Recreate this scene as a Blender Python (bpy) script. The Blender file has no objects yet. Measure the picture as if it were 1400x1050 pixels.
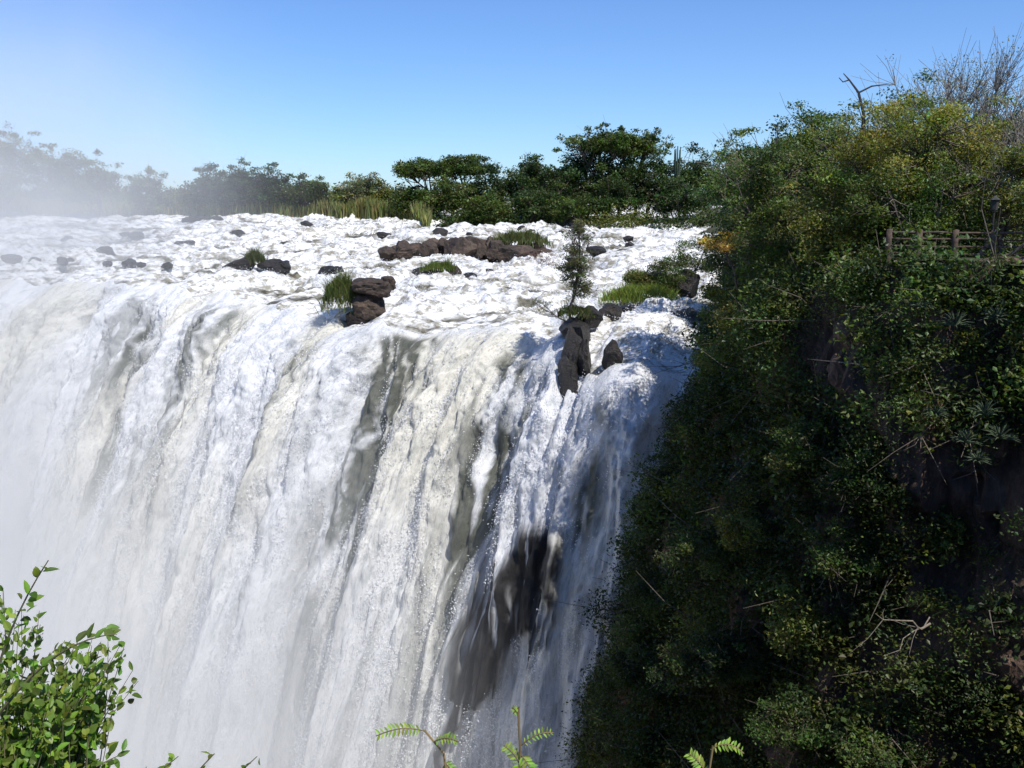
import bpy, math, numpy as np, random
from mathutils import Vector
R=np.random.RandomState(7); random.seed(7)
S=bpy.context.scene
# ------------------------------------------------------------ noise
_p=np.random.RandomState(3).permutation(256); PERM=np.concatenate([_p,_p,_p])
_a=np.random.RandomState(4).rand(256)*2*np.pi; GX=np.cos(_a); GY=np.sin(_a)
_g=np.random.RandomState(5).randn(256,3); _g/=np.linalg.norm(_g,axis=1)[:,None]
def fade(t): return t*t*t*(t*(t*6-15)+10)
def perlin(x,y,seed=0):
    x=np.asarray(x,float)+seed*17.31; y=np.asarray(y,float)+seed*9.7
    x,y=np.broadcast_arrays(x,y)
    ix=np.floor(x).astype(int); iy=np.floor(y).astype(int); fx=x-ix; fy=y-iy
    u=fade(fx); v=fade(fy)
    def g(a,b,dx,dy):
        k=PERM[PERM[a&255]+(b&255)]; return GX[k]*dx+GY[k]*dy
    n00=g(ix,iy,fx,fy); n10=g(ix+1,iy,fx-1,fy); n01=g(ix,iy+1,fx,fy-1); n11=g(ix+1,iy+1,fx-1,fy-1)
    return ((n00*(1-u)+n10*u)*(1-v)+(n01*(1-u)+n11*u)*v)*1.5
def perlin3(P,seed=0):
    P=P+seed*13.7; I=np.floor(P).astype(int); F=P-I; U=fade(F); out=0
    for a in (0,1):
        for b in (0,1):
            for c in (0,1):
                k=PERM[PERM[PERM[(I[:,0]+a)&255]+((I[:,1]+b)&255)]+((I[:,2]+c)&255)]
                d=(_g[k]*(F-np.array([a,b,c]))).sum(1)
                w=(U[:,0] if a else 1-U[:,0])*(U[:,1] if b else 1-U[:,1])*(U[:,2] if c else 1-U[:,2])
                out=out+d*w
    return out*1.5
def fbm(x,y,o=4,seed=0):
    r=0;a=1.0;f=1.0
    for i in range(o): r=r+a*perlin(x*f,y*f,seed+i*3);a*=.5;f*=2.03
    return r
def sst(a,b,x): t=np.clip((x-a)/(b-a),0,1); return t*t*(3-2*t)
# ------------------------------------------------------------ mesh helpers
def mk(name,V,Q,mats,col=None,mi=None,smooth=True,vec=None,parent=None):
    V=np.asarray(V,np.float32).reshape(-1,3); Q=np.asarray(Q,np.int32); k=Q.shape[1]
    me=bpy.data.meshes.new(name); me.vertices.add(len(V)); me.vertices.foreach_set('co',V.ravel())
    me.loops.add(Q.size); me.loops.foreach_set('vertex_index',Q.ravel())
    me.polygons.add(len(Q)); me.polygons.foreach_set('loop_start',np.arange(0,Q.size,k,dtype=np.int32))
    for m in (mats if isinstance(mats,(list,tuple)) else [mats]): me.materials.append(m)
    if mi is not None: me.polygons.foreach_set('material_index',np.asarray(mi,np.int32))
    me.polygons.foreach_set('use_smooth',np.full(len(Q),smooth,bool))
    me.update(calc_edges=True)
    if col is not None:
        c=np.ones((len(V),4),np.float32); c[:,:3]=col
        at=me.attributes.new('col','FLOAT_COLOR','POINT'); at.data.foreach_set('color',c.ravel())
    if vec is not None:
        at=me.attributes.new('fc','FLOAT_VECTOR','POINT'); at.data.foreach_set('vector',np.asarray(vec,np.float32).ravel())
    ob=bpy.data.objects.new(name,me); S.collection.objects.link(ob)
    if parent: ob.parent=parent
    return ob
def gridq(nr,nc):
    a=np.arange(nr*nc).reshape(nr,nc)
    return np.stack([a[:-1,:-1],a[:-1,1:],a[1:,1:],a[1:,:-1]],-1).reshape(-1,4)
class Acc:
    def __init__(s): s.V=[];s.Q=[];s.C=[];s.M=[];s.n=0
    def add(s,V,Q,C,m):
        V=np.asarray(V).reshape(-1,3); s.V.append(V); s.Q.append(np.asarray(Q)+s.n)
        C=np.asarray(C,float); s.C.append(np.broadcast_to(C,(len(V),3)) if C.ndim==1 else C)
        s.M.append(np.full(len(Q),m)); s.n+=len(V)
    def tube(s,P,r,m=0,col=(.12,.09,.06),k=5):
        P=np.asarray(P,float); n=len(P); r=np.broadcast_to(r,(n,))
        T=np.gradient(P,axis=0); T/=np.linalg.norm(T,axis=1)[:,None]+1e-9
        ref=np.array([.31,.17,.93]) if abs(T[0][2])<.8 else np.array([1,.1,0.])
        A=np.cross(T,ref); A/=np.linalg.norm(A,axis=1)[:,None]+1e-9; B=np.cross(T,A)
        th=np.arange(k)*2*np.pi/k
        V=P[:,None]+r[:,None,None]*(np.cos(th)[None,:,None]*A[:,None]+np.sin(th)[None,:,None]*B[:,None])
        a=np.arange(n*k).reshape(n,k); b=np.roll(a,-1,1)
        s.add(V,np.stack([a[:-1],b[:-1],b[1:],a[1:]],-1).reshape(-1,4),col,m)
    def leaves(s,P,size,col,m=1,up=.5,asp=.5):
        n=len(P); N=R.randn(n,3); N[:,2]=np.abs(N[:,2])+up; N/=np.linalg.norm(N,axis=1)[:,None]
        A=np.cross(N,R.randn(n,3)); A/=np.linalg.norm(A,axis=1)[:,None]; B=np.cross(N,A)
        L=(size*(.6+.8*R.rand(n)))[:,None]*.5; W=L*asp*(.8+.5*R.rand(n))[:,None]
        sh=(R.rand(n,1)-.5)*.6
        V=np.stack([P-A*L,P+B*W+A*L*sh-N*W*.3,P+A*L,P-B*W+A*L*sh-N*W*.3],1)
        C=np.repeat(np.broadcast_to(col,(n,3)),4,0)
        s.add(V,np.arange(4*n).reshape(n,4),C,m)
    def blades(s,P,h,w,col,lean=.35,m=1):
        n=len(P); h=h*(.6+.7*R.rand(n))[:,None]; a=R.rand(n)*6.283
        D=np.stack([np.cos(a),np.sin(a),a*0],1); b=R.rand(n)*6.283
        X=np.stack([np.cos(b),np.sin(b),b*0],1)*w*.5; l=lean*R.rand(n)[:,None]*h; Z=np.array([0,0,1.])
        p1=P+D*l*.35+Z*h*.55; p2=P+D*l+Z*h*(1-.15*R.rand(n)[:,None])
        V=np.stack([P-X,P+X,p1+X*.8,p1-X*.8,p2+X*.12,p2-X*.12],1)
        i=np.arange(n)[:,None]*6
        Q=np.concatenate([i+np.array([[0,1,2,3]]),i+np.array([[3,2,4,5]])])
        s.add(V,Q,np.repeat(np.broadcast_to(col,(n,3)),6,0),m)
    def build(s,name,mats,smooth=False,parent=None):
        return mk(name,np.concatenate(s.V),np.concatenate(s.Q),mats,np.concatenate(s.C),np.concatenate(s.M),smooth,parent=parent)
def jit(c,n,v=.25):
    b=1+v*R.randn(n,1); h=1+.12*R.randn(n,3); return np.clip(np.array(c)*b*h,.004,.9)
# ------------------------------------------------------------ materials
def newmat(n):
    m=bpy.data.materials.new(n); m.use_nodes=True; nt=m.node_tree; nt.nodes.clear()
    o=nt.nodes.new('ShaderNodeOutputMaterial'); return m,nt,o
def N(nt,t,**k):
    n=nt.nodes.new(t)
    for a,b in k.items():
        if a in n.inputs.keys(): n.inputs[a].default_value=b
        else: setattr(n,a,b)
    return n
def ramp(nt,src,stops):
    r=nt.nodes.new('ShaderNodeValToRGB'); nt.links.new(src,r.inputs[0]); e=r.color_ramp.elements
    while len(e)<len(stops): e.new(.5)
    for i,(p,c) in enumerate(stops):
        e[i].position=p; e[i].color=(c,c,c,1) if np.isscalar(c) else (*c,1)
    return r
def mixc(nt,f,a,b,mode='MIX'):
    m=nt.nodes.new('ShaderNodeMix'); m.data_type='RGBA'; m.blend_type=mode
    for i,v in ((0,f),(6,a),(7,b)):
        if hasattr(v,'links'): nt.links.new(v,m.inputs[i])
        elif i==0: m.inputs[0].default_value=v
        else: m.inputs[i].default_value=(*v,1)
    return m.outputs[2]
def leafmat(n,tr=.35,rough=.45):
    m,nt,o=newmat(n); a=N(nt,'ShaderNodeAttribute',attribute_name='col')
    p=N(nt,'ShaderNodeBsdfPrincipled',Roughness=rough); p.inputs['Specular IOR Level'].default_value=.35
    t=N(nt,'ShaderNodeBsdfTranslucent'); nt.links.new(a.outputs['Color'],p.inputs['Base Color'])
    c=mixc(nt,1.0,a.outputs['Color'],(1.5,1.45,.5),'MULTIPLY'); nt.links.new(c,t.inputs['Color'])
    x=N(nt,'ShaderNodeMixShader'); x.inputs[0].default_value=tr
    nt.links.new(p.outputs[0],x.inputs[1]); nt.links.new(t.outputs[0],x.inputs[2]); nt.links.new(x.outputs[0],o.inputs[0]); return m
LEAF=leafmat('leaf'); GRASS=leafmat('grass_blade',.3,.6)
def barkmat():
    m,nt,o=newmat('bark'); a=N(nt,'ShaderNodeAttribute',attribute_name='col')
    g=N(nt,'ShaderNodeTexCoord'); n=N(nt,'ShaderNodeTexNoise',Scale=9.0,Detail=6.0); nt.links.new(g.outputs['Object'],n.inputs['Vector'])
    r=ramp(nt,n.outputs[0],[(.3,.5),(.7,1.3)]); c=mixc(nt,1.0,a.outputs['Color'],r.outputs[0],'MULTIPLY')
    p=N(nt,'ShaderNodeBsdfPrincipled',Roughness=.85); nt.links.new(c,p.inputs['Base Color']); nt.links.new(p.outputs[0],o.inputs[0]); return m
BARK=barkmat()
def rockmat(n,c1,c2,c3,scale=.5,rough=.8,zs=1.0):
    m,nt,o=newmat(n); g=N(nt,'ShaderNodeTexCoord'); mp=N(nt,'ShaderNodeMapping'); mp.inputs['Scale'].default_value=(1,1,zs)
    nt.links.new(g.outputs['Object'],mp.inputs[0])
    a=N(nt,'ShaderNodeTexNoise',Scale=scale,Detail=10.0,Roughness=.65); b=N(nt,'ShaderNodeTexNoise',Scale=scale*6,Detail=8.0,Roughness=.7)
    for q in (a,b): nt.links.new(mp.outputs[0],q.inputs['Vector'])
    r=ramp(nt,a.outputs[0],[(.33,c1),(.52,c2),(.7,c3)]); r2=ramp(nt,b.outputs[0],[(.3,.4),(.7,1.4)])
    c=mixc(nt,1.0,r.outputs[0],r2.outputs[0],'MULTIPLY')
    p=N(nt,'ShaderNodeBsdfPrincipled',Roughness=rough); nt.links.new(c,p.inputs['Base Color'])
    bp=N(nt,'ShaderNodeBump',Strength=.9,Distance=.25); nt.links.new(b.outputs[0],bp.inputs['Height'])
    nt.links.new(bp.outputs[0],p.inputs['Normal']); nt.links.new(p.outputs[0],o.inputs[0]); return m
ROCK=rockmat('basalt',(.03,.022,.017),(.075,.052,.036),(.15,.10,.065),.5)
CLIFF=rockmat('cliff_rock',(.035,.025,.02),(.13,.08,.053),(.28,.17,.105),.5,.85,.3)
WET=rockmat('wet_rock',(.010,.009,.008),(.024,.02,.017),(.055,.042,.032),.9,.45)
SOIL=rockmat('soil',(.03,.035,.015),(.06,.065,.025),(.11,.10,.05),.15,.95)
def watermat(n,fall):
    m,nt,o=newmat(n); a=N(nt,'ShaderNodeAttribute',attribute_name='col'); f=N(nt,'ShaderNodeAttribute',attribute_name='fc')
    n1=N(nt,'ShaderNodeTexNoise',Scale=1.0,Detail=7.0,Roughness=.75); n2=N(nt,'ShaderNodeTexNoise',Scale=4.2,Detail=5.0,Roughness=.8)
    for q in (n1,n2): nt.links.new(f.outputs['Vector'],q.inputs['Vector'])
    n1.inputs['Distortion'].default_value=.4
    if fall:
        r=ramp(nt,n1.outputs[0],[(.37,(.60,.63,.64)),(.51,(1,1,1))])
        r2=ramp(nt,n2.outputs[0],[(.34,.74),(.50,1.0)])
        c=mixc(nt,.85,a.outputs['Color'],r.outputs[0],'MULTIPLY'); c=mixc(nt,1.0,c,r2.outputs[0],'MULTIPLY')
    else:
        r=ramp(nt,n1.outputs[0],[(.42,(.36,.33,.25)),(.53,(1,1,1))]); r2=ramp(nt,n2.outputs[0],[(.33,.6),(.52,1.0)])
        c=mixc(nt,1.0,a.outputs['Color'],r.outputs[0],'MULTIPLY'); c=mixc(nt,1.0,c,r2.outputs[0],'MULTIPLY')
    p=N(nt,'ShaderNodeBsdfPrincipled',Roughness=.5 if fall else .28); nt.links.new(c,p.inputs['Base Color'])
    b=N(nt,'ShaderNodeBump',Strength=1.0,Distance=.24 if fall else .16)
    h=mixc(nt,.45,n1.outputs[0],n2.outputs[0]); nt.links.new(h,b.inputs['Height']); nt.links.new(b.outputs[0],p.inputs['Normal'])
    if fall:
        t=N(nt,'ShaderNodeBsdfTranslucent'); nt.links.new(c,t.inputs['Color']); x=N(nt,'ShaderNodeMixShader'); x.inputs[0].default_value=.2
        nt.links.new(p.outputs[0],x.inputs[1]); nt.links.new(t.outputs[0],x.inputs[2]); nt.links.new(x.outputs[0],o.inputs[0])
    else: nt.links.new(p.outputs[0],o.inputs[0])
    return m
FALL=watermat('falling_water',True); RAPID=watermat('rapids_water',False)
# ------------------------------------------------------------ layout (metres; viewpoint ledge at the origin, river datum z=0)
BR=np.array([(17.5,66.5,-2.0),(12,65,-2.45),(8.5,65.4,-2.4),(5.6,67.5,-2.2),(4,72.5,-1.3),(0,77,-1.05),(-5.9,79.0,-1),(-9.5,78.8,-1.1),(-13.3,81.4,-.85),(-18,86,-.6),(-23.5,91.6,-.25),(-28,93,-.1),(-33,99,.2),(-43,101,.3),(-54,107,.55),(-80,115,1),(-130,135,2)],float)
def resample(P,ds):
    d=np.r_[0,np.cumsum(np.linalg.norm(np.diff(P[:,:2],axis=0),axis=1))]; t=np.arange(0,d[-1],.1)
    Q=np.stack([np.interp(t,d,P[:,i]) for i in range(P.shape[1])],1)
    k=np.hanning(27); k/=k.sum()
    for i in range(P.shape[1]):
        q=np.pad(Q[:,i],13,mode='reflect',reflect_type='odd'); Q[:,i]=np.convolve(q,k,'valid')
    s=ds(d[-1]); return np.stack([np.interp(s,t,Q[:,i]) for i in range(P.shape[1])],1),s
B,s_=resample(BR,lambda L:np.r_[np.arange(0,98,.125),np.arange(98,L-.5,.5)])
NV=len(np.arange(0,92,.125))
def Rz(Y): return np.where(Y<160,-1+(Y-78)*.055,3.51+(Y-160)*.037)
nc=len(s_)
T=np.gradient(B[:,:2],axis=0); T/=np.linalg.norm(T,axis=1)[:,None]; OUT=np.stack([-T[:,1],T[:,0]],1)
OUT*=np.sign((OUT*np.array([-.4,-.9])).sum(1))[:,None]
ss=np.arange(0,s_[-1],.5); w=np.hanning(41); w/=w.sum()
O2=np.stack([np.interp(s_,ss,np.convolve(np.pad(np.interp(ss,s_,OUT[:,i]),20,mode='edge'),w,'valid')) for i in range(2)],1)
UP=-(O2*.5+np.array([-.47,-.88])*.5)*.6+np.array([.35,.93])*.4; UP/=np.linalg.norm(UP,axis=1)[:,None]
kk=sst(7,28,s_)[:,None]
O2=O2*.25+(np.array([-.30,-.95])*(1-kk)+np.array([-.74,-.67])*kk)*.75; O2/=np.linalg.norm(O2,axis=1)[:,None]
B[:,:2]-=UP*(1.1*perlin(s_/3.3,s_*0,101)+.5*perlin(s_/1.1,s_*0,102))[:,None]
B[:,2]+=.35*perlin(s_/4,s_*0,103)+.2*perlin(s_/1.3,s_*0,104)
KL=(1.0+.8*perlin(s_/6,s_*0,105))[None]
LR=6.0
# ---- river rows
u=[0.0]
while u[-1]<140: u.append(u[-1]+.15+u[-1]*.006)
u=np.array(u)
X=B[None,:,0]+UP[None,:,0]*u[:,None]; Y=B[None,:,1]+UP[None,:,1]*u[:,None]
zl=B[:,2][None]; base=zl+(Rz(Y)-zl)*sst(0,14,u[:,None])-KL*np.clip(1-u[:,None]/LR,0,1)**2
def rivdisp(X,Y):
    wx=perlin(X/9,Y/9,2)*3+perlin(X/2.4,Y/2.4,3)*.8; wy=perlin(X/6,Y/6,4)*2
    a=fbm((X+wx)/8,(Y+wy)/3.2,3,1)*.8
    ch=(1-np.abs(perlin((X+wx)/5.0,(Y+wy)/1.6,5))*2)*.36
    st=sst(-.1,.12,perlin((X+wx)/16,Y/6,9))*.9
    bi=np.abs(perlin((X+wx)/1.9,(Y+wy)/1.0,11))*.55+np.abs(perlin((X+wx)/.9,Y/.6,12))*.25
    fi=fbm(X/.6,Y/.45,2,20)*.10
    return a+ch+st+fi+bi-.65
amp=sst(0,5,u[:,None])*.65+.35
D=rivdisp(X,Y)*amp
Z=base+D-.15
foam=.30+1.0*fbm(X/7,Y/1.6,5,31)+.60*D+.35*sst(12,0,u[:,None])
foam=sst(-.05,.5,foam)
cr=np.stack([.20+.73*foam,.185+.745*foam,.13+.79*foam],-1)
fcv=np.stack([X*.8,Y*1.5,Z*1.7],-1)
# ---- falls rows
t=[0.0]
while .5*9.8*t[-1]**2+1.8*t[-1]<65: t.append(t[-1]+(.13 if t[-1]<2.6 else .3)/math.hypot(4,1.8+9.8*t[-1]))
t=np.array(t)[:,None]; sg=s_[None]
v=3.9+1.6*perlin(sg/7,sg*0+.5,3)+1.0*perlin(sg/2.3,sg*0+.3,6)
vz=2*KL/LR*v
h=.5*9.8*t*t+vz*t
sl=.06+.13*sst(12,28,sg)
d=v*t+sl*h
ah=.5*9.8*t*t+1.8*t; AL=np.r_[0,np.cumsum(np.hypot(np.diff(t[:,0])*4,np.diff(ah[:,0])))][:,None]; tt=6*np.log1p(AL/6)
nrm=np.sqrt((9.8*t+vz)**2+v**2); no=(9.8*t+vz)/nrm; nz=v/nrm
rt=sst(0,.8,t)
wsp=perlin(sg/4,tt/3,12)*1.2+perlin(sg/1.3,tt/1.8,13)*.3
big=perlin((sg+wsp)/4.2,tt/8,14)*1.6
mid=(1-2*np.abs(perlin((sg+wsp*.6)/2.3,tt/4.2,15)))*.50
clm=fbm((sg+wsp*.6)/1.0,tt/1.8,4,16)*.36
bil=np.abs(perlin((sg+wsp*.5)/.85,tt/1.15,19))*.48+np.abs(perlin((sg+wsp*.5)/.42,tt/.5,17))*.30+np.abs(perlin((sg)/.26,tt/.28,23))*.15
fil=(1-np.abs(perlin((sg+wsp*.7)/.34,tt/1.8,18))*2)*.09+(1-np.abs(perlin((sg+wsp*.7)/.6,tt/2.8,22))*2)*.12
DF=(big+mid)*rt+(clm+bil+fil)*(rt*.8+.2)
D0=D[0][None]*(1-sst(0,.35,t))
FX=B[None,:,0]+O2[None,:,0]*(d+DF*no); FY=B[None,:,1]+O2[None,:,1]*(d+DF*no); FZ=zl-KL-.15-h+DF*nz*rt+D0
q=np.clip((-13.2-FZ)/17,0,1); cx=2.2-7.2*q; wd=.5+1.7*np.sin(np.clip(q*1.15+.08,0,1)*np.pi)**.7
msk=1-sst(.6,1.2,np.abs(FX-cx)/wd+.5*fbm(sg/.7,tt*.7,3,40)); msk*=sst(-12.2,-14,FZ)*sst(-36,-30,FZ)*(sg<36)
FX+=-msk*.5*.4; FY+=-msk*1.2
lx=B[None,:,0]+0*t
thin=np.zeros_like(FX)
for (a,b,h0,h1,k) in ((-9.8,-4.2,.5,26,1.0),(.6,3.2,1.5,24,.95),(-15.5,-13,2,30,.7),(-27,-22,1,20,.6),(6.3,7.4,1,14,.4),(-36,-33,1,14,.55)):
    c=(a+b)/2; wv=(b-a)/2
    thin=np.maximum(thin,k*sst(1.3,.4,np.abs(lx+wsp*.6-c)/wv)*sst(h0*.3,h0*1.5,h)*sst(h1*1.4,h1*.5,h))
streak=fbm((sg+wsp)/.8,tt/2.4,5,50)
gap=sst(-.15,-1.0,big+mid+clm*.6)*rt*.75          # thin water between curtains, plus valley shade painted into the colour
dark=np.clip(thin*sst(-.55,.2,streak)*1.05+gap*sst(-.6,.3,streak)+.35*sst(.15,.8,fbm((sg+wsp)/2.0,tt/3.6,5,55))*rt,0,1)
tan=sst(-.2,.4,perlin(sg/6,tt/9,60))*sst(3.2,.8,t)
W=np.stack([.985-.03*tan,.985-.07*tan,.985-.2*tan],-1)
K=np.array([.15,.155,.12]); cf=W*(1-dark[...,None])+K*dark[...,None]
ms=(msk*sst(-.75,-.2,fbm((sg+.3*wsp)/.3,tt/2.4,3,70)+.15))[...,None]
cf=cf*(1-ms)+np.array([.022,.02,.019])*ms
fcf=np.stack([(sg+wsp*.4)*2.4,tt*1.1+0*sg,DF*.8],-1)
mk('river',np.stack([X,Y,Z],-1),gridq(len(u),nc)[:,::-1],RAPID,cr.reshape(-1,3),vec=fcv.reshape(-1,3))
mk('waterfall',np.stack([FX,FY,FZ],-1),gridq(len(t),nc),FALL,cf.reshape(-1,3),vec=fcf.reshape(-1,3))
# ---- spray droplets
def spraymat():
    m,nt,o=newmat('spray'); p=N(nt,'ShaderNodeBsdfDiffuse'); p.inputs[0].default_value=(.97,.97,.98,1)
    tt_=N(nt,'ShaderNodeBsdfTranslucent'); tt_.inputs[0].default_value=(.97,.97,.98,1); x=N(nt,'ShaderNodeMixShader')
    nt.links.new(p.outputs[0],x.inputs[1]); nt.links.new(tt_.outputs[0],x.inputs[2]); nt.links.new(x.outputs[0],o.inputs[0]); return m
SPR=spraymat()
ns=1000000
ci=R.randint(0,NV,ns); ri=np.clip((R.rand(ns)**.8*len(t)).astype(int),2,len(t)-1)
pf=fbm((s_[ci]+wsp[ri,ci])/.8,tt[ri,0]/1.3,3,95)
keep=(pf+.15*R.randn(ns)>.16)&(msk[ri,ci]<.25)&(dark[ri,ci]+.2*R.randn(ns)<.5); ci=ci[keep];ri=ri[keep]; n=len(ci)
off=np.abs(R.randn(n))*.38*(.3+t[ri,0]*.5)
P=np.stack([FX[ri,ci]+O2[ci,0]*off,FY[ri,ci]+O2[ci,1]*off,FZ[ri,ci]+off*.25],1)+R.randn(n,3)*np.array([.1,.1,.2])
a=Acc(); a.leaves(P,.085,np.array([1,1,1.]),0,0,.9); a.build('waterfall_spray',[SPR])
n=40000; ri=(np.abs(R.randn(n))*70).astype(int)%len(u); ci=R.randint(0,NV,n); k=(D[ri,ci]>.3)&(foam[ri,ci]>.6); ri=ri[k];ci=ci[k]; n=len(ri)
P=np.stack([X[ri,ci],Y[ri,ci],Z[ri,ci]+np.abs(R.randn(n))*.22],1)+R.randn(n,3)*.1
a=Acc(); a.leaves(P,.08,np.array([1,1,1.]),0,0,.9); a.build('rapids_spray',[SPR])
# ---- cliff
CP=np.array([(19,73,1.2),(16.8,68.5,0),(14.6,63,.9),(13.6,57,2.4),(13.6,51,3.7),(14.2,45.5,4.7),(15.2,40.5,5.3),(17.5,37.6,5.6),(22,34.5,5.8),(30,29,6),(36,18,6.1),(30,7,6.2),(16,2.6,6.3),(0,1.3,6.35),(-20,1.0,6.3),(-80,-4,6),(-200,-20,6)],float)
C,cs=resample(CP,lambda L:np.r_[np.arange(0,75,.22),np.arange(75,L,.6)])
Tc=np.gradient(C[:,:2],axis=0); Tc/=np.linalg.norm(Tc,axis=1)[:,None]; OC=np.stack([Tc[:,1],-Tc[:,0]],1)
if (OC[100]*np.array([-1,-.3])).sum()<0: OC=-OC
w=np.hanning(31); w/=w.sum()
for i in range(2): OC[:,i]=np.convolve(np.pad(OC[:,i],15,mode='edge'),w,'valid')
OC/=np.linalg.norm(OC,axis=1)[:,None]
kb=np.interp(C[:,1],[0,6,30,38,46,54,62,68,73],[.04,.05,.06,.10,.2,.3,.33,.22,.1])
zd=np.r_[-np.arange(8,0,-.8),np.arange(0,45,.28),np.arange(45,75,.8)][:,None]
zz=C[None,:,2]-np.maximum(zd,0)
gx=cs[None]
colm=np.floor(gx/.9+perlin(gx/3,zz/9,80)*.8); cn=perlin(colm*.37,np.floor(zz/4+colm*.3)*.41,81)
rd=(cn*1.2+fbm(gx/4,zz/5,4,82)*1.2+np.abs(perlin(gx/.6,zz/2.5,84))*.5)*sst(0,2,zd)
outd=np.where(zd<0,zd,0)+kb[None]*np.maximum(zd,0)+rd*np.interp(cs,[0,70,85],[1,1,.25])[None]
CX=C[None,:,0]+OC[None,:,0]*outd; CY=C[None,:,1]+OC[None,:,1]*outd; CZ=zz+np.where(zd<=0,.06,0)+.12*fbm(gx/1.5,zd/1.5,3,86)*(zd<0)
mk('cliff',np.stack([CX,CY,CZ],-1),gridq(len(zd),len(cs)),CLIFF,smooth=False)
V=[(-400,-60,-64),(60,-60,-64),(60,200,-64),(-400,200,-64)]
mk('gorge_pool',V,[[0,1,2,3]],RAPID,np.full((4,3),.7),vec=np.array(V)*.6)
# ---- ground
gxs=np.r_[-3000,-1500,-800,-400,-250,np.arange(-180,90,2.0),100,130,180,300,600,1200,3000]
gys=np.r_[-1500,-500,-150,-60,np.arange(-30,270,2.0),290,330,400,520,750,1200,2000,4000]
GXX,GYY=np.meshgrid(gxs,gys)
FB=lambda x:np.interp(x,[-200,-60,-20,-12,40],[192,188,184,158,150])
XB=lambda y:np.interp(y,[0,60,66,75,90,110,150,190],[13,14,16,18.5,20.5,22.5,25,31])
def ground(x,y):
    P=np.interp(y,[0,30,40,50,60,75,100,190,400],[6.4,5.8,5.6,4.0,2.4,2.4,4,6,7])
    r=Rz(y); zR=r+.2+(P-r-.2)*sst(0,9,x-XB(y))
    zf=Rz(np.minimum(FB(x),400))+.3+1.2*sst(0,12,y-FB(x))
    isR=sst(-1,1,x-XB(y)); isF=sst(-1,1,y-FB(x))
    z=(r-4)*(1-isR)+zR*isR; z=np.where(y<60,P,z)
    return z*(1-isF)+np.maximum(zf,zR*isR+zf*(1-isR))*isF
GZ=ground(GXX,GYY)+.15*perlin(GXX/7,GYY/7,90)-.05
poly=np.concatenate([B[::8,:2]+UP[::8]*3,C[:,:2][::-1][::6]])
def inpoly(x,y,P):
    c=np.zeros(x.shape,bool); j=len(P)-1
    for i in range(len(P)):
        xi,yi=P[i];xj,yj=P[j]
        if yi!=yj: c^=((yi>y)!=(yj>y))&(x<(xj-xi)*(y-yi)/(yj-yi)+xi)
        j=i
    return c
Q=gridq(len(gys),len(gxs)); pts=np.stack([GXX,GYY,GZ],-1).reshape(-1,3); cc=pts[Q].mean(1)
Q=Q[~inpoly(cc[:,0],cc[:,1],poly)]
mk('ground',pts,Q,SOIL)
# ------------------------------------------------------------ rocks
import bmesh
def rockpts(sub,seed,cuts=16,rough=.08,box=False):
    bm=bmesh.new(); bmesh.ops.create_icosphere(bm,subdivisions=sub,radius=1)
    V=np.array([v.co[:] for v in bm.verts]); F=np.array([[v.index for v in f.verts] for f in bm.faces]); bm.free()
    r=np.random.RandomState(seed)
    if box:
        V=V/(np.abs(V)**5).sum(1)[:,None]**.2*.95; cuts=6; rough=.11
    for i in range(cuts):
        n=r.randn(3); n/=np.linalg.norm(n); dd=r.uniform(.55,.9)+(.2 if box else 0); e=V@n-dd; V-=np.where(e>0,e,0)[:,None]*n
    V+=V*(perlin3(V*2.2,seed)*rough*1.5+perlin3(V*6,seed+5)*rough)[:,None]
    return V,F
def rocks(name,items,mat,sub=4,box=False):
    VV=[];FF=[];n=0
    for k,(c,sc,rot) in enumerate(items):
        V,F=rockpts(sub,int(abs(c[0]*31+c[1]*7))+k,box=box); V=V*np.array(sc)
        ca,sa=math.cos(rot),math.sin(rot); V=np.stack([V[:,0]*ca-V[:,1]*sa,V[:,0]*sa+V[:,1]*ca,V[:,2]],1)+np.array(c)
        VV.append(V);FF.append(F+n);n+=len(V)
    return mk(name,np.concatenate(VV),np.concatenate(FF),mat,smooth=False)
it=[]
for i in range(22):
    x=-14+i*.83; hh=1.1+1.3*math.sin((i+.6)/22*3.1)
    it.append(((x,115+R.randn()*1.6,1.4+.15*hh),(1.4+1.6*R.rand(),1.6,hh*(.7+.45*R.rand())),R.rand()*3))
rocks('rock_island',it,ROCK)
rocks('balanced_rock',[((-11.9,82.6,-.95),(1.35,1.2,1.0),.15),((-11.7,82.7,.65),(1.6,1.25,.8),.25),((-10.3,83.0,1.0),(.55,.6,.6),.6),((-12.2,83.1,-2.2),(1.6,1.3,.9),.4)],ROCK,4,True)
rocks('river_boulder',[((-27.8,103,1.2),(1.9,1.2,.85),.3),((-25,103.5,1.2),(1.7,1.2,.8),1),((-23.6,103.8,1.0),(.8,1,.7),0)],WET)
rocks('river_boulder',[((-51.5,166,4.3),(3.3,2,1.1),.1),((-48.6,167,4.2),(1.6,2,.9),.1)],WET)
rocks('river_boulder',[((-38,138,2.9),(2.3,1.5,.9),.1),((-40.6,139,2.8),(1,1.,.6),.5)],WET)
rocks('river_boulder',[((-32,157,3.8),(1.1,1,.7),.2)],WET)
rocks('river_boulder',[((-7.4,98,.7),(1.4,1,.6),.2),((-5.8,98,.8),(1.0,1,.8),1.2)],ROCK)
rocks('river_boulder',[((7.3,75,-.5),(1.0,1,.8),.2),((8.8,76,-.4),(.8,.8,.6),1.2),((9.4,72,-1.3),(.6,.8,.6),.2)],WET)
rocks('river_boulder',[((12.5,84,.6),(2.0,1.3,1.3),.2),((14.5,83,.9),(1.8,1.2,1.4),1.2)],WET)
rr_=np.random.RandomState(21); it=[]
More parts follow.
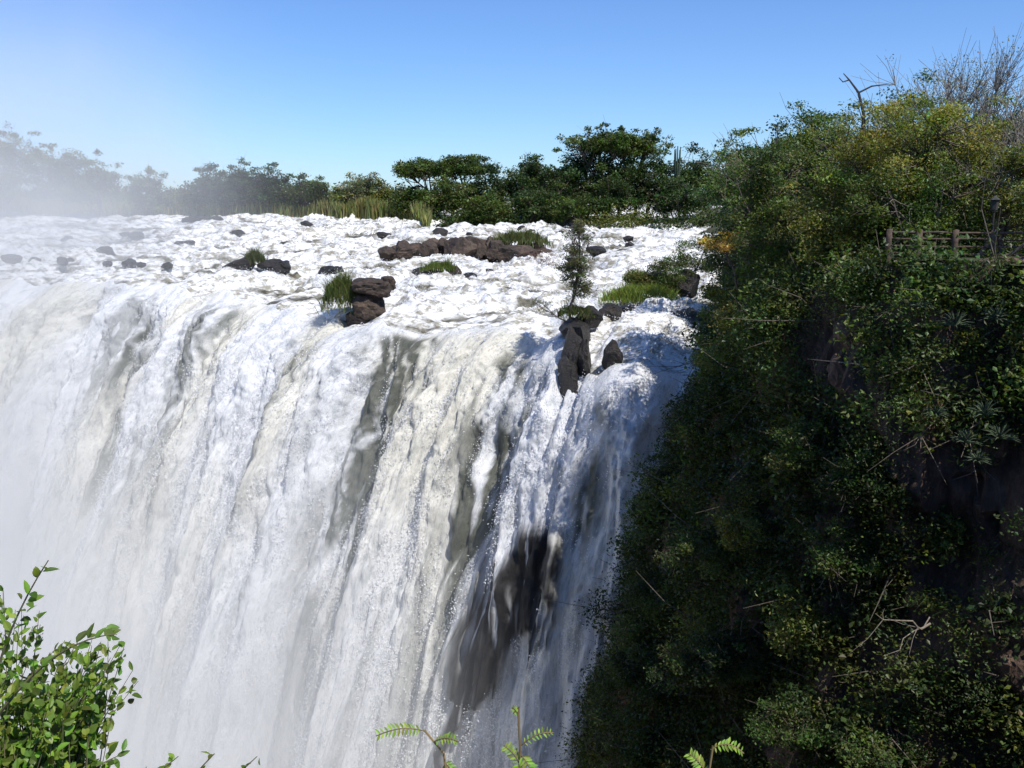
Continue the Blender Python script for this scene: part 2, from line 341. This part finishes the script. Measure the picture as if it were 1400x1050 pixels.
for i in range(60):
    x=rr_.uniform(-60,18); y=rr_.uniform(84,160)
    if x<-15: y=max(y,100+(-15-x)*.3)
    s=rr_.uniform(.35,1.0); it.append(((x,y,float(Rz(np.array(y)))+.3),(s*1.7,s,s*.8),rr_.rand()*3))
rocks('river_stones',it,WET,3)
rocks('rock_ridge',[((4.6,71.4,-1.5),(1.5,1.6,1.3),.2),((5.6,72.6,-.8),(1.2,1.1,1.0),.8),((4.3,69.4,-3.6),(1.2,1.9,2.8),.2),((3.9,68.2,-6.0),(.9,1.9,3.0),.5),((3.5,67.2,-8.6),(.55,1.7,2.2),.5),((4.9,69.0,-3.2),(.8,1.5,1.9),.3),((6.8,66.6,-3.0),(.8,.9,1.5),.3)],WET)
rocks('cliff_ledge',[((14.0,64,-3.0),(1.3,1.6,1.3),.3),((14.8,67,-1.8),(1.4,1.5,1.),.3),((14.3,40.9,2.6),(.9,1.0,1.2),.7),((14.0,40.6,1.0),(.8,1.0,1.0),1.7),((14.9,39.8,1.9),(.7,.8,1.3),.2)],CLIFF,4)
# ------------------------------------------------------------ trees
def tree(name,base,cc,cr,ncl=36,clr=.9,nl=150,ls=.2,col=(.05,.085,.02),var=.25,tr=.22,bark=(.13,.1,.075),flat=False,leafy=1.0,twigs=2):
    A=Acc(); base=np.array(base,float); cc=np.array(cc,float); cr=np.array(cr,float)
    th=R.rand(ncl)*6.283; zz=R.rand(ncl)*1.75-.75
    if flat: zz=R.rand(ncl)*.9+.05
    rr=np.sqrt(np.clip(1-zz**2,0.02,1)); k=(.4+.62*R.rand(ncl))[:,None]
    outl=(R.rand(ncl)<.3)&(zz>-.1)
    if ncl>14: k[outl]=R.uniform(1.02,1.3,(outl.sum(),1))
    pts=cc+np.stack([np.cos(th)*rr,np.sin(th)*rr,zz],1)*k*cr
    top=cc+np.array([0,0,-.1*cr[2]]); tt=np.linspace(0,1,7)[:,None]
    trunk=base+(top-base)*tt+np.stack([np.sin(tt[:,0]*5+base[0]),np.cos(tt[:,0]*4+base[1]),0*tt[:,0]],1)*.12*np.linalg.norm(top-base)*tt*(1-tt)*2
    A.tube(trunk,tr*(1-.65*tt[:,0]),0,bark,6)
    mains=[]
    for i in range(ncl):
        p=pts[i]
        if i<6:
            f=R.uniform(.35,.8); s0=base+(top-base)*f; r0=tr*.55
        else:
            m=min(mains,key=lambda m:np.linalg.norm(m[3]-p)); s0=m[R.randint(2,4)]; r0=tr*.25
        q=np.linspace(0,1,5)[:,None]; mid=(s0+p)/2+np.array([0,0,-.12*np.linalg.norm(p-s0)])+R.randn(3)*.08*np.linalg.norm(p-s0)
        L=s0*(1-q)**2+2*mid*q*(1-q)+p*q*q; A.tube(L,r0*(1-.8*q[:,0]),0,bark,4)
        if i<6: mains.append(L)
        for j in range(twigs):
            e=p+R.randn(3)*clr*.7; A.tube([L[3],(L[3]+e)/2+R.randn(3)*.1*clr,e],np.array([.25,.15,.06])*r0+.006,0,bark,3)
    if leafy>0:
        n=int(nl*leafy)
        for i in range(ncl):
            o_=.62 if (outl[i] and ncl>14) else 1
            m=int(n*R.uniform(.5,1.4)*o_**1.6); sc=clr*o_*np.array([R.uniform(.75,1.3),R.uniform(.75,1.3),R.uniform(.4,.8)])
            g=R.randn(m,3)*.5; g/=np.maximum(1,np.linalg.norm(g,axis=1)[:,None]/1.15)
            c=np.array(col)*R.uniform(1-var*1.5,1+var*1.6)*np.array([R.uniform(.8,1.25),1,R.uniform(.8,1.2)])
            A.leaves(pts[i]+g*sc,ls*R.uniform(.8,1.2),jit(c,m,.18))
    return A.build(name,[BARK,LEAF])
dk=(.045,.077,.021); md=(.08,.12,.028); ol=(.145,.175,.04); yl=(.21,.235,.055); pale=(.18,.20,.11)
tree('acacia_tree',(18,47,5),(18.4,46.5,9.8),(4.2,3.4,2.6),110,.75,270,.14,yl,.2,.2)
tree('acacia_tree',(21.5,44,5.4),(21.8,44.5,8.4),(2.6,2.4,2.2),50,.8,240,.14,ol,.2,.16)
tree('riverside_tree',(15.4,54,3),(14.8,54,8.0),(3.5,3,3.3),90,.95,280,.18,md,.3,.22)
tree('riverside_tree',(16.5,58,3),(17.5,58,9.4),(3.6,3,3.5),75,1.0,300,.18,md,.3,.2)
tree('riverside_tree',(15.5,63,2),(14.6,63,6.6),(2.7,3,3.7),75,.95,300,.19,dk,.35,.2)
tree('riverside_tree',(20,70,3),(18.3,72,8.0),(4.6,4,4.2),90,1.15,280,.22,md,.35,.25)
tree('riverside_tree',(24,64,3),(25,64,9),(5.2,4,5),80,1.3,300,.22,md,.3,.25)
tree('riverside_tree',(22,52,4),(22,53,7.5),(4.5,3,3.6),70,1.1,300,.2,dk,.3,.25)
tree('riverside_tree',(28,56,4),(28,56,8),(4.5,3,4.4),70,1.2,300,.2,dk,.3,.25)
tree('riverside_tree',(16.7,46,5),(14.9,46,6.3),(2.6,2.2,2.4),60,.75,260,.15,ol,.3,.12)
tree('riverside_tree',(14.8,50,4),(13.6,50,6.2),(2.2,2.2,2.4),50,.75,260,.15,md,.3,.12)
tree('riverside_tree',(17.5,43.5,5),(17.2,43.8,7.6),(2.4,1.8,2.2),50,.75,260,.15,md,.3,.12)
tree('riverside_tree',(19.5,39.8,5.6),(21.0,39.0,7.6),(1.2,1.2,1.9),22,.6,200,.12,ol,.25,.08)
tree('leafless_tree',(23.5,53,5),(23.5,53,11.8),(5.0,3.5,3.3),90,1.0,50,.11,pale,.2,.2,(.2,.18,.15),twigs=10)
tree('leafless_tree',(20.6,44.3,5.4),(22.2,43.5,9.6),(2.4,2,3.0),34,.9,14,.09,pale,.2,.10,(.24,.2,.16),twigs=8)
tree('leafless_tree',(26,60,5),(27,60,12.4),(3.8,3,3.0),54,1.0,40,.11,pale,.2,.2,(.2,.18,.15),twigs=9)
A=Acc()
for i in range(400):
    y=R.uniform(41,100); x=float(XB(np.array(y)))+(R.uniform(-.6,3.0) if R.rand()<.6 else R.uniform(2,22))
    if y<60: x=float(np.interp(y,[38,45,51,57,60],[16.5,14.2,13.6,13.8,14.4]))+R.uniform(-.6,22)
    if y<45 and 15<x<23: y+=4
    zb=float(ground(np.array([x]),np.array([y]))[0]); r=R.uniform(.8,1.6); n=int(290*r)
    g=R.randn(n,3)*.5*np.array([r,r,r*1.0]); c=np.array((md,dk,ol,md)[R.randint(4)])*R.uniform(.6,1.3)
    A.leaves(np.array([x,y,zb+r*.6+R.rand()*1.2])+g,.19,jit(c,n,.2))
A.build('bank_undergrowth',[BARK,LEAF])
A=Acc(); A.tube([(17.2,50,9),(17.1,50,12),(16.8,50,13.0),(16.3,50,13.6),(16.0,50,13.9)],[.09,.08,.06,.04,.02],0,(.05,.04,.035)); A.tube([(16.8,50,13.0),(17.4,50,13.3),(18.2,50,13.4)],[.05,.04,.02],0,(.05,.04,.035)); A.tube([(16.3,50,13.6),(16.0,50,13.5),(15.8,50,13.7)],[.04,.03,.02],0,(.05,.04,.035)); A.build('dead_branch',[BARK])
tree('flowering_shrub',(12.0,53,3.2),(11.1,53,5.75),(1.1,1.0,.8),14,.42,110,.12,(.6,.42,.10),.3,.07)
tree('sapling_tree',(4.2,71.6,-.6),(4.6,71.8,3.0),(1.0,1.1,3.4),64,.5,120,.14,(.11,.13,.05),.25,.13,(.1,.08,.06),twigs=9)
tree('sapling_tree',(4.0,71.6,-.8),(2.0,71.2,.3),(1.2,1,.7),10,.4,40,.12,(.1,.12,.045),.2,.06,(.1,.08,.06),twigs=5)
tree('leafless_shrub',(3.0,104,.4),(3.0,104,1.9),(1.9,1.4,1.0),26,.5,8,.1,(.1,.07,.05),.2,.06,(.16,.09,.07),twigs=9)
for (x,y,z,r,c) in ((12.6,82,1.8,1.7,md),(15.4,84,3.0,2.3,md),(10.6,82.5,1.1,1.1,ol),(16.8,79,2.6,2.0,dk),(17.8,75,1.8,2.0,md)):
    tree('island_shrub',(x,y,z-2),(x,y,z),(r,r,r*.85),28,.7,220,.16,c,.25,.08)
def far(name,items):
    for (x,y,top,rx,c,fl) in items:
        zb=float(Rz(np.array(y)))+.4; H=top-zb; rz=H*(.28 if fl else .44)
        tree(name,(x+R.randn(),y,zb),(x,y,top-rz*(.85 if fl else 1.1)),(rx,rx*.8,rz*(.9 if fl else 1)),int(24+rx*9),1.35 if not fl else 1.25,160,.4,c,.35,.3,flat=fl,twigs=1)
far('far_bank_tree',[(-84,172,19.2,6,md,0),(-91,176,20.5,6.5,md,0),(-77,172,17,5,md,0),(-71.5,174,16,4,md,0),(-64,178,12.5,3.4,md,0),
 (-54,182,13.2,3.9,dk,0),(-49,182,14.4,4.2,dk,0),(-44,182,13.8,3.9,dk,0),(-37,182,12.2,3.4,md,0),(-27,184,12.6,3.6,pale,0),(-23,184,10.5,3,ol,0),(-59,184,10,3,ol,0),(-32,184,9.5,3,ol,0),
 (-14,172,14,5.6,md,1),(-8,170,14.6,4.5,md,1),(-10,165,11,4.4,md,0),(-4,168,13.8,4,dk,0),(-17,170,10,3.4,md,0)])
far('riverine_tree',[(2.5,168,15.2,4.4,dk,0),(8,165,13.5,4.8,dk,0),(15,166,18.9,6.4,md,1),(12,168,16.5,5.2,dk,0),(20,166,18.2,5.4,md,1),(22,163,15.5,5.4,dk,0),(17,165,15.5,5.5,md,0),
 (29,164,15.3,4.8,dk,0),(36,168,15.5,5.2,dk,0),(16,160,11.5,5,dk,0),(26,158,11,5,dk,0),(4,160,9,4,dk,0),(-4,160,8.5,3.5,md,0),(9,158,8,3.5,md,0),(44,166,14,6,md,0)])
A=Acc()
for k in range(7):
    an=k*.9; r=.35+.2*(k%3); A.tube([(26,160,9),(26+r*math.cos(an),160+r*math.sin(an),11+.3*k),(26+r*1.1*math.cos(an),160+r*1.1*math.sin(an),14.6+R.rand()*1.6)],[.14,.14,.08],0,(.05,.08,.04))
A.build('candelabra_tree',[BARK])
A=Acc()
for i in range(70):
    x=-190+i*4.6+R.randn()*2; y=215+R.rand()*60; zb=5.5
    hh=R.uniform(3,6.0)+(1.5 if x>-15 else 0); n=520
    g=R.randn(n,3)*.5*np.array([4.5,3,hh*.5]); A.leaves(np.array([x,y,zb+hh*.5])+g,.9,jit(md if i%3 else ol,n,.2)*R.uniform(.7,1.2))
A.build('distant_treeline',[BARK,LEAF])
A=Acc()
for i in range(190):
    x=-95+R.rand()*135; y=float(FB(np.array(x)))+R.uniform(.5,6); zb=float(Rz(np.array(y)))+.3; hh=R.uniform(1.2,3.2)+(1.5 if x>-14 else 0); n=230
    g=R.randn(n,3)*.5*np.array([2.8,1.6,hh*.7]); g[:,2]=np.abs(g[:,2])
    A.leaves(np.array([x,y,zb])+g,.4,jit((ol,md,dk,(.16,.18,.05))[R.randint(4)],n,.2))
A.build('shoreline_bushes',[BARK,LEAF])
n=42000; x=-95+R.rand(n)*82; fb=FB(x); y=fb-6+R.rand(n)*9; z=Rz(y)-.2
hg=(2.8+1.6*perlin(x/6,y/6,77)); A=Acc(); P=np.stack([x,y,z],1)
A.blades(P,hg[:,None],.28,jit((.25,.26,.09),n,.25),.25); A.build('reeds',[BARK,GRASS])
def tuft(name,c,r,n,hh,col,w=.06):
    a=R.rand(n)*6.283; q=np.sqrt(R.rand(n))*(.7+.5*R.rand(n))
    P=np.array(c)+np.stack([np.cos(a)*q*r[0],np.sin(a)*q*r[1],(1-q*q)*r[2]],1); A=Acc(); A.blades(P,hh*(.5+.8*np.abs(perlin(P[:,0]*1.3,P[:,1]*1.3,5)))[:,None]*1.3,w,jit(col,n,.3),.8); A.build(name,[BARK,GRASS])
tuft('grass_tuft',(-14.2,83.3,-1.0),(1.7,1.2,1.7),1800,1.1,(.12,.15,.04))
tuft('grass_tuft',(-26.4,103,1.3),(1.1,.8,.6),900,1.0,(.1,.12,.04))
tuft('grass_tuft',(1,114.3,2.7),(3.2,1.5,.9),1500,.9,(.12,.14,.045),.09)
tuft('grass_tuft',(-7.2,97.6,1.0),(1.7,.8,.3),900,.7,(.12,.16,.03))
tuft('grass_tuft',(10.3,80.0,-.2),(3.0,1.8,.5),4200,.8,(.2,.26,.05))
tuft('grass_tuft',(4.6,71.8,-.5),(1.3,.9,.4),700,.6,(.1,.12,.04))
# ------------------------------------------------------------ cliff foliage
A=Acc(); T_=Acc()
rs=np.random.RandomState(11); zi0=10
for i in range(3500):
    ci=rs.randint(6,225); ri=zi0+int(rs.rand()**.85*112)
    p=np.array([CX[ri,ci],CY[ri,ci],CZ[ri,ci]]); o=OC[ci]
    dep=C[ci,2]-p[2]; y=C[ci,1]; az_=p[0]/p[1]
    bare=False
    if az_>.425 and 6.5<dep<15.5 and perlin(np.array(ci*.09),np.array(dep*.25),7)>-.3: bare=True
    if .315<az_<.36 and 2.4<dep<5.2: bare=True
    if bare and rs.rand()<.9: continue
    r=rs.uniform(.4,1.3)*(1.1 if dep<3 else 1); m=int(150*r*r)+60
    c=(np.array(md) if rs.rand()<.5 else np.array(dk)) if rs.rand()<.75 else np.array(ol)
    c=c*(1.15 if dep<6 else .85)  # deep cliff shade put into leaf colour: lighter near the top, darker below
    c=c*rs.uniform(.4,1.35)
    if y>58: r*=.75
    ctr=p+np.array([o[0],o[1],0])*rs.uniform(.1,1.25)*r+np.array([0,0,.2])
    g=R.randn(m,3)*.52; g/=np.maximum(1,np.linalg.norm(g,axis=1)[:,None]/1.3)
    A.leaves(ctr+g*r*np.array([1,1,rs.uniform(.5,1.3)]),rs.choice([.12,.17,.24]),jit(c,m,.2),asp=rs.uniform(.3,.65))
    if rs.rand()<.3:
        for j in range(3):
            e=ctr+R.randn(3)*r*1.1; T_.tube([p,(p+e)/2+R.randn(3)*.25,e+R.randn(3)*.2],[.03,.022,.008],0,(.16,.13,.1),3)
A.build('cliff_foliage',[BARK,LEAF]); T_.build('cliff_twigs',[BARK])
for k,(x,y,z,r,c) in enumerate(((10.4,56,-5.0,1.5,md),(9.2,56,-7.5,1.6,dk),(8.6,55,-9.8,1.5,dk),(8.0,51,-13,1.6,dk),(6.8,48,-16.5,1.8,dk),(6.0,47,-19.5,2.0,dk),(11.8,50,-3,1.9,md),(12.6,46,-4.0,1.8,md),(13.0,59,1.2,1.5,md),(12.4,58,-1.6,1.3,dk),
    (14.5,35.5,-13.5,1.8,md),(12,38,-13.5,1.8,md),(10,42,-12.5,1.8,dk),(17,38,2.6,1.4,ol),(19.2,36.2,3.1,1.6,ol),(14,41,4.2,1.2,md),(9,46,-9,1.7,md),(11.4,49,1.5,1.6,ol),(11.4,52,0,1.6,md),(12.3,56,2.6,1.6,ol),(11,44,-7,1.6,ol),(12.6,41,-2.6,1.5,md),(8.4,44,-14,1.5,md),(13.4,38,-6,1.4,md),(7.4,52,-16,1.5,md),(13.6,38,-3,1.3,dk),(12.4,39.5,-9.5,1.5,ol))):
    tree('cliff_shrub',(x+1.2,y+.6,z-1),(x,y,z),(r,r,r*.8),30,.6,210,.15,np.array(c)*(.85 if z<0 else 1),.4,.06,twigs=3)  # lower shrubs get the cliff's shade painted into their leaf colour
A=Acc()
def branch(p0,p1,r,col,n=7,sub=9,sag=.3):
    p0=np.array(p0,float);p1=np.array(p1,float); q=np.linspace(0,1,n)[:,None]; L=p0+(p1-p0)*q+np.array([0,0,-sag])*np.sin(q*3.14)+R.randn(n,3)*.06*np.linalg.norm(p1-p0)*np.sin(q*3.14)
    A.tube(L,r*(1-.75*q[:,0]),0,col,5)
    for j in range(sub):
        k=R.randint(2,n-1); e=L[k]+R.randn(3)*.22*np.linalg.norm(p1-p0)+(p1-p0)*.15; A.tube([L[k],(L[k]+e)/2+R.randn(3)*.06,e],[r*.4,r*.28,r*.1],0,col,3)
branch((15.0,33.5,-7.0),(12.8,33.0,-6.4),.04,(.3,.25,.18),sub=4); branch((15.0,33.6,-6.8),(13.2,33,-8.0),.025,(.3,.25,.18),sub=4)
branch((13.6,62,-1.5),(10.0,60.5,-2.2),.05,(.15,.12,.1),sub=16); branch((13.0,61,.5),(10.2,60.5,-.6),.05,(.15,.12,.1),sub=16); branch((10,56,-8.5),(7.7,54.6,-11.5),.04,(.15,.13,.1),sub=16)
branch((16.5,38,2.5),(15.0,35.5,-1),.04,(.2,.16,.12),sub=10); branch((18,37,1.5),(16.2,34.8,-1.2),.04,(.2,.16,.12),sub=10)
A.build('bare_branches',[BARK])
A=Acc()
for (x,y,z,s) in ((16.8,34.6,.4,.7),(16.2,34.6,-.6,.6),(17.3,34.4,-.4,.7),(15.5,35.6,.2,.5),(15.2,37.0,4.0,.6),(16.2,36.2,3.4,.7),(17.4,35.6,3.7,.6),(16.5,34.2,-1.2,.5)):
    for j in range(34):
        an=R.rand()*6.28; el=R.uniform(.0,1.3); dv=np.array([math.cos(an)*math.cos(el),math.sin(an)*math.cos(el),math.sin(el)])*s
        A.tube([np.array([x,y,z]),np.array([x,y,z])+dv*.6,np.array([x,y,z])+dv+np.array([0,0,-.15*s])],[.03,.025,.005],0,(.06,.085,.04),4)
A.build('aloe_plants',[BARK])
# ------------------------------------------------------------ fence, lamp
A=Acc(); wd_=(.10,.065,.045)
fp=[(15.6,41.6),(16.6,41.0),(17.9,40.6),(19.3,40.3),(20.8,40.0),(22.4,39.6)]
for i,(x,y) in enumerate(fp):
    A.tube([(x,y,4.9),(x,y,6.2),(x+.01,y,6.72),(x,y,6.74)],[.13,.13,.125,.02],0,wd_,8)
for i in range(len(fp)-1):
    for hz in (5.75,6.05,6.35,6.6):
        a0=np.array([*fp[i],hz]);b0=np.array([*fp[i+1],hz]); A.tube([a0,(a0+b0)/2+R.randn(3)*.015,b0],.05,0,wd_,7)
A.build('wooden_fence',[BARK],smooth=True)
A=Acc(); A.tube([(19.7,41.3,5.4),(19.7,41.3,7.5)],.045,0,(.04,.035,.03),8)
A.tube([(19.7,41.3,7.5),(19.7,41.3,7.52),(19.7,41.3,7.9),(19.7,41.3,7.92),(19.7,41.3,8.08)],[.02,.13,.16,.22,.02],0,(.05,.05,.045),6); A.tube([(19.7,41.3,7.45),(19.7,41.3,7.47)],.15,0,(.05,.05,.045),6); A.build('lamp_post',[BARK])
# ------------------------------------------------------------ foreground plants
def leaf3(A,p,d,L,W,col,nrm=None):
    d=d/np.linalg.norm(d); n=R.randn(3)*.6+np.array([0,-.5,1.]) if nrm is None else nrm; b=np.cross(d,n); b/=np.linalg.norm(b); n=np.cross(b,d)
    f=[0,.22,.5,.8,1]; ww=[.05,.8,1,.6,.03]; V=[]
    for a_,w_ in zip(f,ww):
        c=p+d*L*a_-n*L*.18*a_*a_; V+= [c-b*W*w_*.5+n*W*w_*.18,c,c+b*W*w_*.5+n*W*w_*.18]
    Q=[]
    for i in range(4):
        o=i*3; Q+=[[o,o+1,o+4,o+3],[o+1,o+2,o+5,o+4]]
    A.add(V,Q,col,1)
A=Acc(); lc=(.17,.26,.035)
def stem(p0,p1,bend,n=16,L=.06,r=.006,f0=.25):
    p0=np.array(p0,float);p1=np.array(p1,float); q=np.linspace(0,1,12)[:,None]; m=(p0+p1)/2+np.array(bend); P=p0*(1-q)**2+2*m*q*(1-q)+p1*q*q
    A.tube(P,r*(1-.7*q[:,0]),0,(.12,.11,.05),4); sc=R.uniform(.6,1.2)
    for i in range(n):
        f=f0+(1-f0)*i/n; k=f*11; a_=int(k); pt=P[a_]+(P[min(a_+1,11)]-P[a_])*(k-a_); tg=P[min(a_+1,11)]-P[max(a_-1,0)]; tg/=np.linalg.norm(tg)
        dv=tg*.6+R.randn(3)*.7+np.array([0,0,.15]); leaf3(A,pt+R.randn(3)*.012,dv,L*R.uniform(.45,1.15),L*.58*R.uniform(.6,1.1),jit(np.array(lc)*sc,1,.3)[0])
for i in range(230):
    bx=-2.0+R.rand()*.6; e=(-2.0+R.rand()*.66,2.75+R.rand()*.6,6.05+R.rand()**1.3*.66)
    if e[0]>-1.6: e=(e[0],e[1],min(e[2],6.46))
    stem((bx,2.6+R.rand()*.4,5.4),e,((R.rand()-.5)*.25,0,.12),30,.042,.0035,.5)
stem((-1.75,2.9,6.2),(-1.27,3.0,6.62),(0,0,.22),26,.05); stem((-1.7,2.9,6.2),(-1.47,3.0,6.87),(-.08,0,.05),28,.045); stem((-1.6,2.9,6.0),(-1.32,3,6.48),(0,0,.1),28,.042)
stem((-1.7,2.8,5.9),(-1.28,3,6.2),(0,0,.1),26,.04); stem((-1.5,2.8,5.8),(-1.1,3,6.19),(0,0,.06),22,.035); stem((-1.2,2.8,5.8),(-.84,3,6.19),(0,0,.06),18,.03); stem((-1.3,2.8,5.8),(-.98,3,6.2),(0,0,.06),20,.03)
for i in range(90): stem((-1.7+R.rand()*.5,2.6,5.2),(-1.9+R.rand()*.8,2.9,5.95+R.rand()*.25),((R.rand()-.5)*.2,0,.1),28,.042,.0035,.5)
A.tube([(-1.7,1.2,4.2),(-1.75,2.0,4.8),(-1.7,2.7,5.4)],[.05,.04,.02],0,(.12,.1,.07)); A.build('foreground_shrub',[BARK,LEAF])
A=Acc()
def frond(p0,p1,sag=.01,npair=11,L=.02):
    p0=np.array(p0,float);p1=np.array(p1,float); q=np.linspace(0,1,8)[:,None]; P=p0+(p1-p0)*q+np.array([0,0,1.])*np.sin(q*3.14)*sag; A.tube(P,.0016,0,(.16,.12,.05),4)
    dv=(p1-p0)/np.linalg.norm(p1-p0); sd=np.cross(dv,np.array([.1,-.75,.6])); sd/=np.linalg.norm(sd)
    for i in range(npair):
        f=.12+.88*i/npair; pt=p0+(p1-p0)*f+np.array([0,0,1.])*math.sin(f*3.14)*sag; l=L*(1-.4*abs(f-.4))*R.uniform(.8,1.15)
        for sgn in (-1,1): leaf3(A,pt,sd*sgn+dv*R.uniform(.3,.8),l,l*.36,jit((.24,.34,.05),1,.2)[0],np.array([.1,-.7,.6])+R.randn(3)*.3)
def pst(P,r=.003): A.tube(P,r,0,(.22,.15,.06),5)
pst([(-.1,2.0,5.6),(-.13,2.15,6.45),(-.165,2.2,6.68),(-.21,2.2,6.74)]); frond((-.21,2.2,6.74),(-.32,2.15,6.755),.012); frond((-.19,2.2,6.71),(-.125,2.15,6.74),.01,8,.016); frond((-.165,2.2,6.66),(-.13,2.2,6.6),.005,8)
pst([(.05,2.0,5.6),(.03,2.15,6.45),(.02,2.2,6.68),(.015,2.2,6.80)]); frond((.02,2.2,6.7),(.1,2.2,6.735),.012,8,.016); frond((.025,2.2,6.64),(-.02,2.2,6.70),.01,8,.018); frond((.02,2.2,6.68),(.07,2.15,6.61),.008,9,.022);frond((.02,2.2,6.66),(-.005,2.1,6.6),.008,9,.022); frond((.015,2.2,6.78),(.0,2.18,6.81),.004,6,.01)
pst([(.5,2.0,5.6),(.49,2.15,6.4),(.475,2.2,6.60),(.485,2.2,6.7)]); frond((.48,2.2,6.69),(.56,2.2,6.68),.02,9,.018); frond((.475,2.2,6.62),(.425,2.2,6.68),.01,9,.02); frond((.475,2.2,6.6),(.55,2.2,6.62),.01,9,.018)
A.build('foreground_fern_leaves',[BARK,LEAF])
# ------------------------------------------------------------ mist
m,nt,o=newmat('mist'); g=N(nt,'ShaderNodeTexCoord'); sx=N(nt,'ShaderNodeSeparateXYZ'); nt.links.new(g.outputs['Object'],sx.inputs[0])
def math_(op,a,b=None,clamp=False):
    n=nt.nodes.new('ShaderNodeMath'); n.operation=op; n.use_clamp=clamp
    for i,v_ in enumerate((a,b)):
        if v_ is None: continue
        if hasattr(v_,'links'): nt.links.new(v_,n.inputs[i])
        else: n.inputs[i].default_value=v_
    return n.outputs[0]
def mr(src,a,b,c,d):
    n=nt.nodes.new('ShaderNodeMapRange'); n.interpolation_type='SMOOTHSTEP'; nt.links.new(src,n.inputs[0])
    for i,v_ in enumerate((a,b,c,d)): n.inputs[i+1].default_value=v_
    return n.outputs[0]
low=math_('MULTIPLY',mr(sx.outputs[2],0,-34,0,1),mr(sx.outputs[0],2,-26,.0,1))
left=math_('MULTIPLY',mr(sx.outputs[0],-20,-66,0,1),mr(sx.outputs[2],40,-6,0,1))
left=math_('MULTIPLY',left,mr(sx.outputs[1],150,112,.25,1))
nn=N(nt,'ShaderNodeTexNoise',Scale=.06,Detail=3.0); nt.links.new(g.outputs['Object'],nn.inputs['Vector'])
den=math_('ADD',math_('MULTIPLY',low,.052),math_('MULTIPLY',left,.036)); den=math_('MULTIPLY',den,mr(nn.outputs[0],.35,.65,.3,1.6))
vs=N(nt,'ShaderNodeVolumeScatter'); vs.inputs['Color'].default_value=(1,1,1,1); vs.inputs['Anisotropy'].default_value=.0
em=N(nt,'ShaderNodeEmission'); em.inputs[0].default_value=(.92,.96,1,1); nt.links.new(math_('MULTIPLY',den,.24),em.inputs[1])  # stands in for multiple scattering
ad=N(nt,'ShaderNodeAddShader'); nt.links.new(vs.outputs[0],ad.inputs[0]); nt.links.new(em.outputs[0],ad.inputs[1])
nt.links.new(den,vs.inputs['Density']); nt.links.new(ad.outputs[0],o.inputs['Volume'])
try: m.cycles.volume_step_rate=5.0
except Exception as e: print('step',e)
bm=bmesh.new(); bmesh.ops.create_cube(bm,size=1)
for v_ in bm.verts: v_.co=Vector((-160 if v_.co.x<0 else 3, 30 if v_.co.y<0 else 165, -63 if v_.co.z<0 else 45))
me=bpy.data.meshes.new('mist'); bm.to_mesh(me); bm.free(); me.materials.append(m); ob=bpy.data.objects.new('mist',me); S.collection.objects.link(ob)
# ------------------------------------------------------------ light, sky, camera
el,azd=58,47
az=math.radians(azd); ts=Vector((math.cos(az)*math.cos(math.radians(el)),-math.sin(az)*math.cos(math.radians(el)),math.sin(math.radians(el))))
L=bpy.data.lights.new('sun','SUN'); L.energy=5.0; L.angle=math.radians(.5); L.color=(1,.965,.91)
lo=bpy.data.objects.new('sun',L); lo.rotation_euler=ts.to_track_quat('Z','Y').to_euler(); S.collection.objects.link(lo)
W_=bpy.data.worlds.new('World'); S.world=W_; W_.use_nodes=True; nt=W_.node_tree; bg=nt.nodes['Background']
sk=nt.nodes.new('ShaderNodeTexSky'); sk.sky_type='NISHITA'; sk.sun_disc=False; sk.sun_elevation=math.radians(el); sk.sun_rotation=math.atan2(ts.x,ts.y)
sk.air_density=1.0; sk.dust_density=.3; sk.ozone_density=2.0; sk.altitude=900
c=mixc(nt,1.0,sk.outputs[0],(.62,.84,1.20),'MULTIPLY')
nt.links.new(c,bg.inputs[0]); bg.inputs[1].default_value=.13
cam=bpy.data.cameras.new('camera'); cam.lens=35; cam.sensor_width=36; cam.clip_end=6000; cam.clip_start=.05
co=bpy.data.objects.new('camera',cam); co.location=(0,0,8); co.rotation_euler=(math.radians(79.4),0,0); S.collection.objects.link(co); S.camera=co
S.view_settings.view_transform='Standard'; S.view_settings.look='None'; S.view_settings.exposure=0
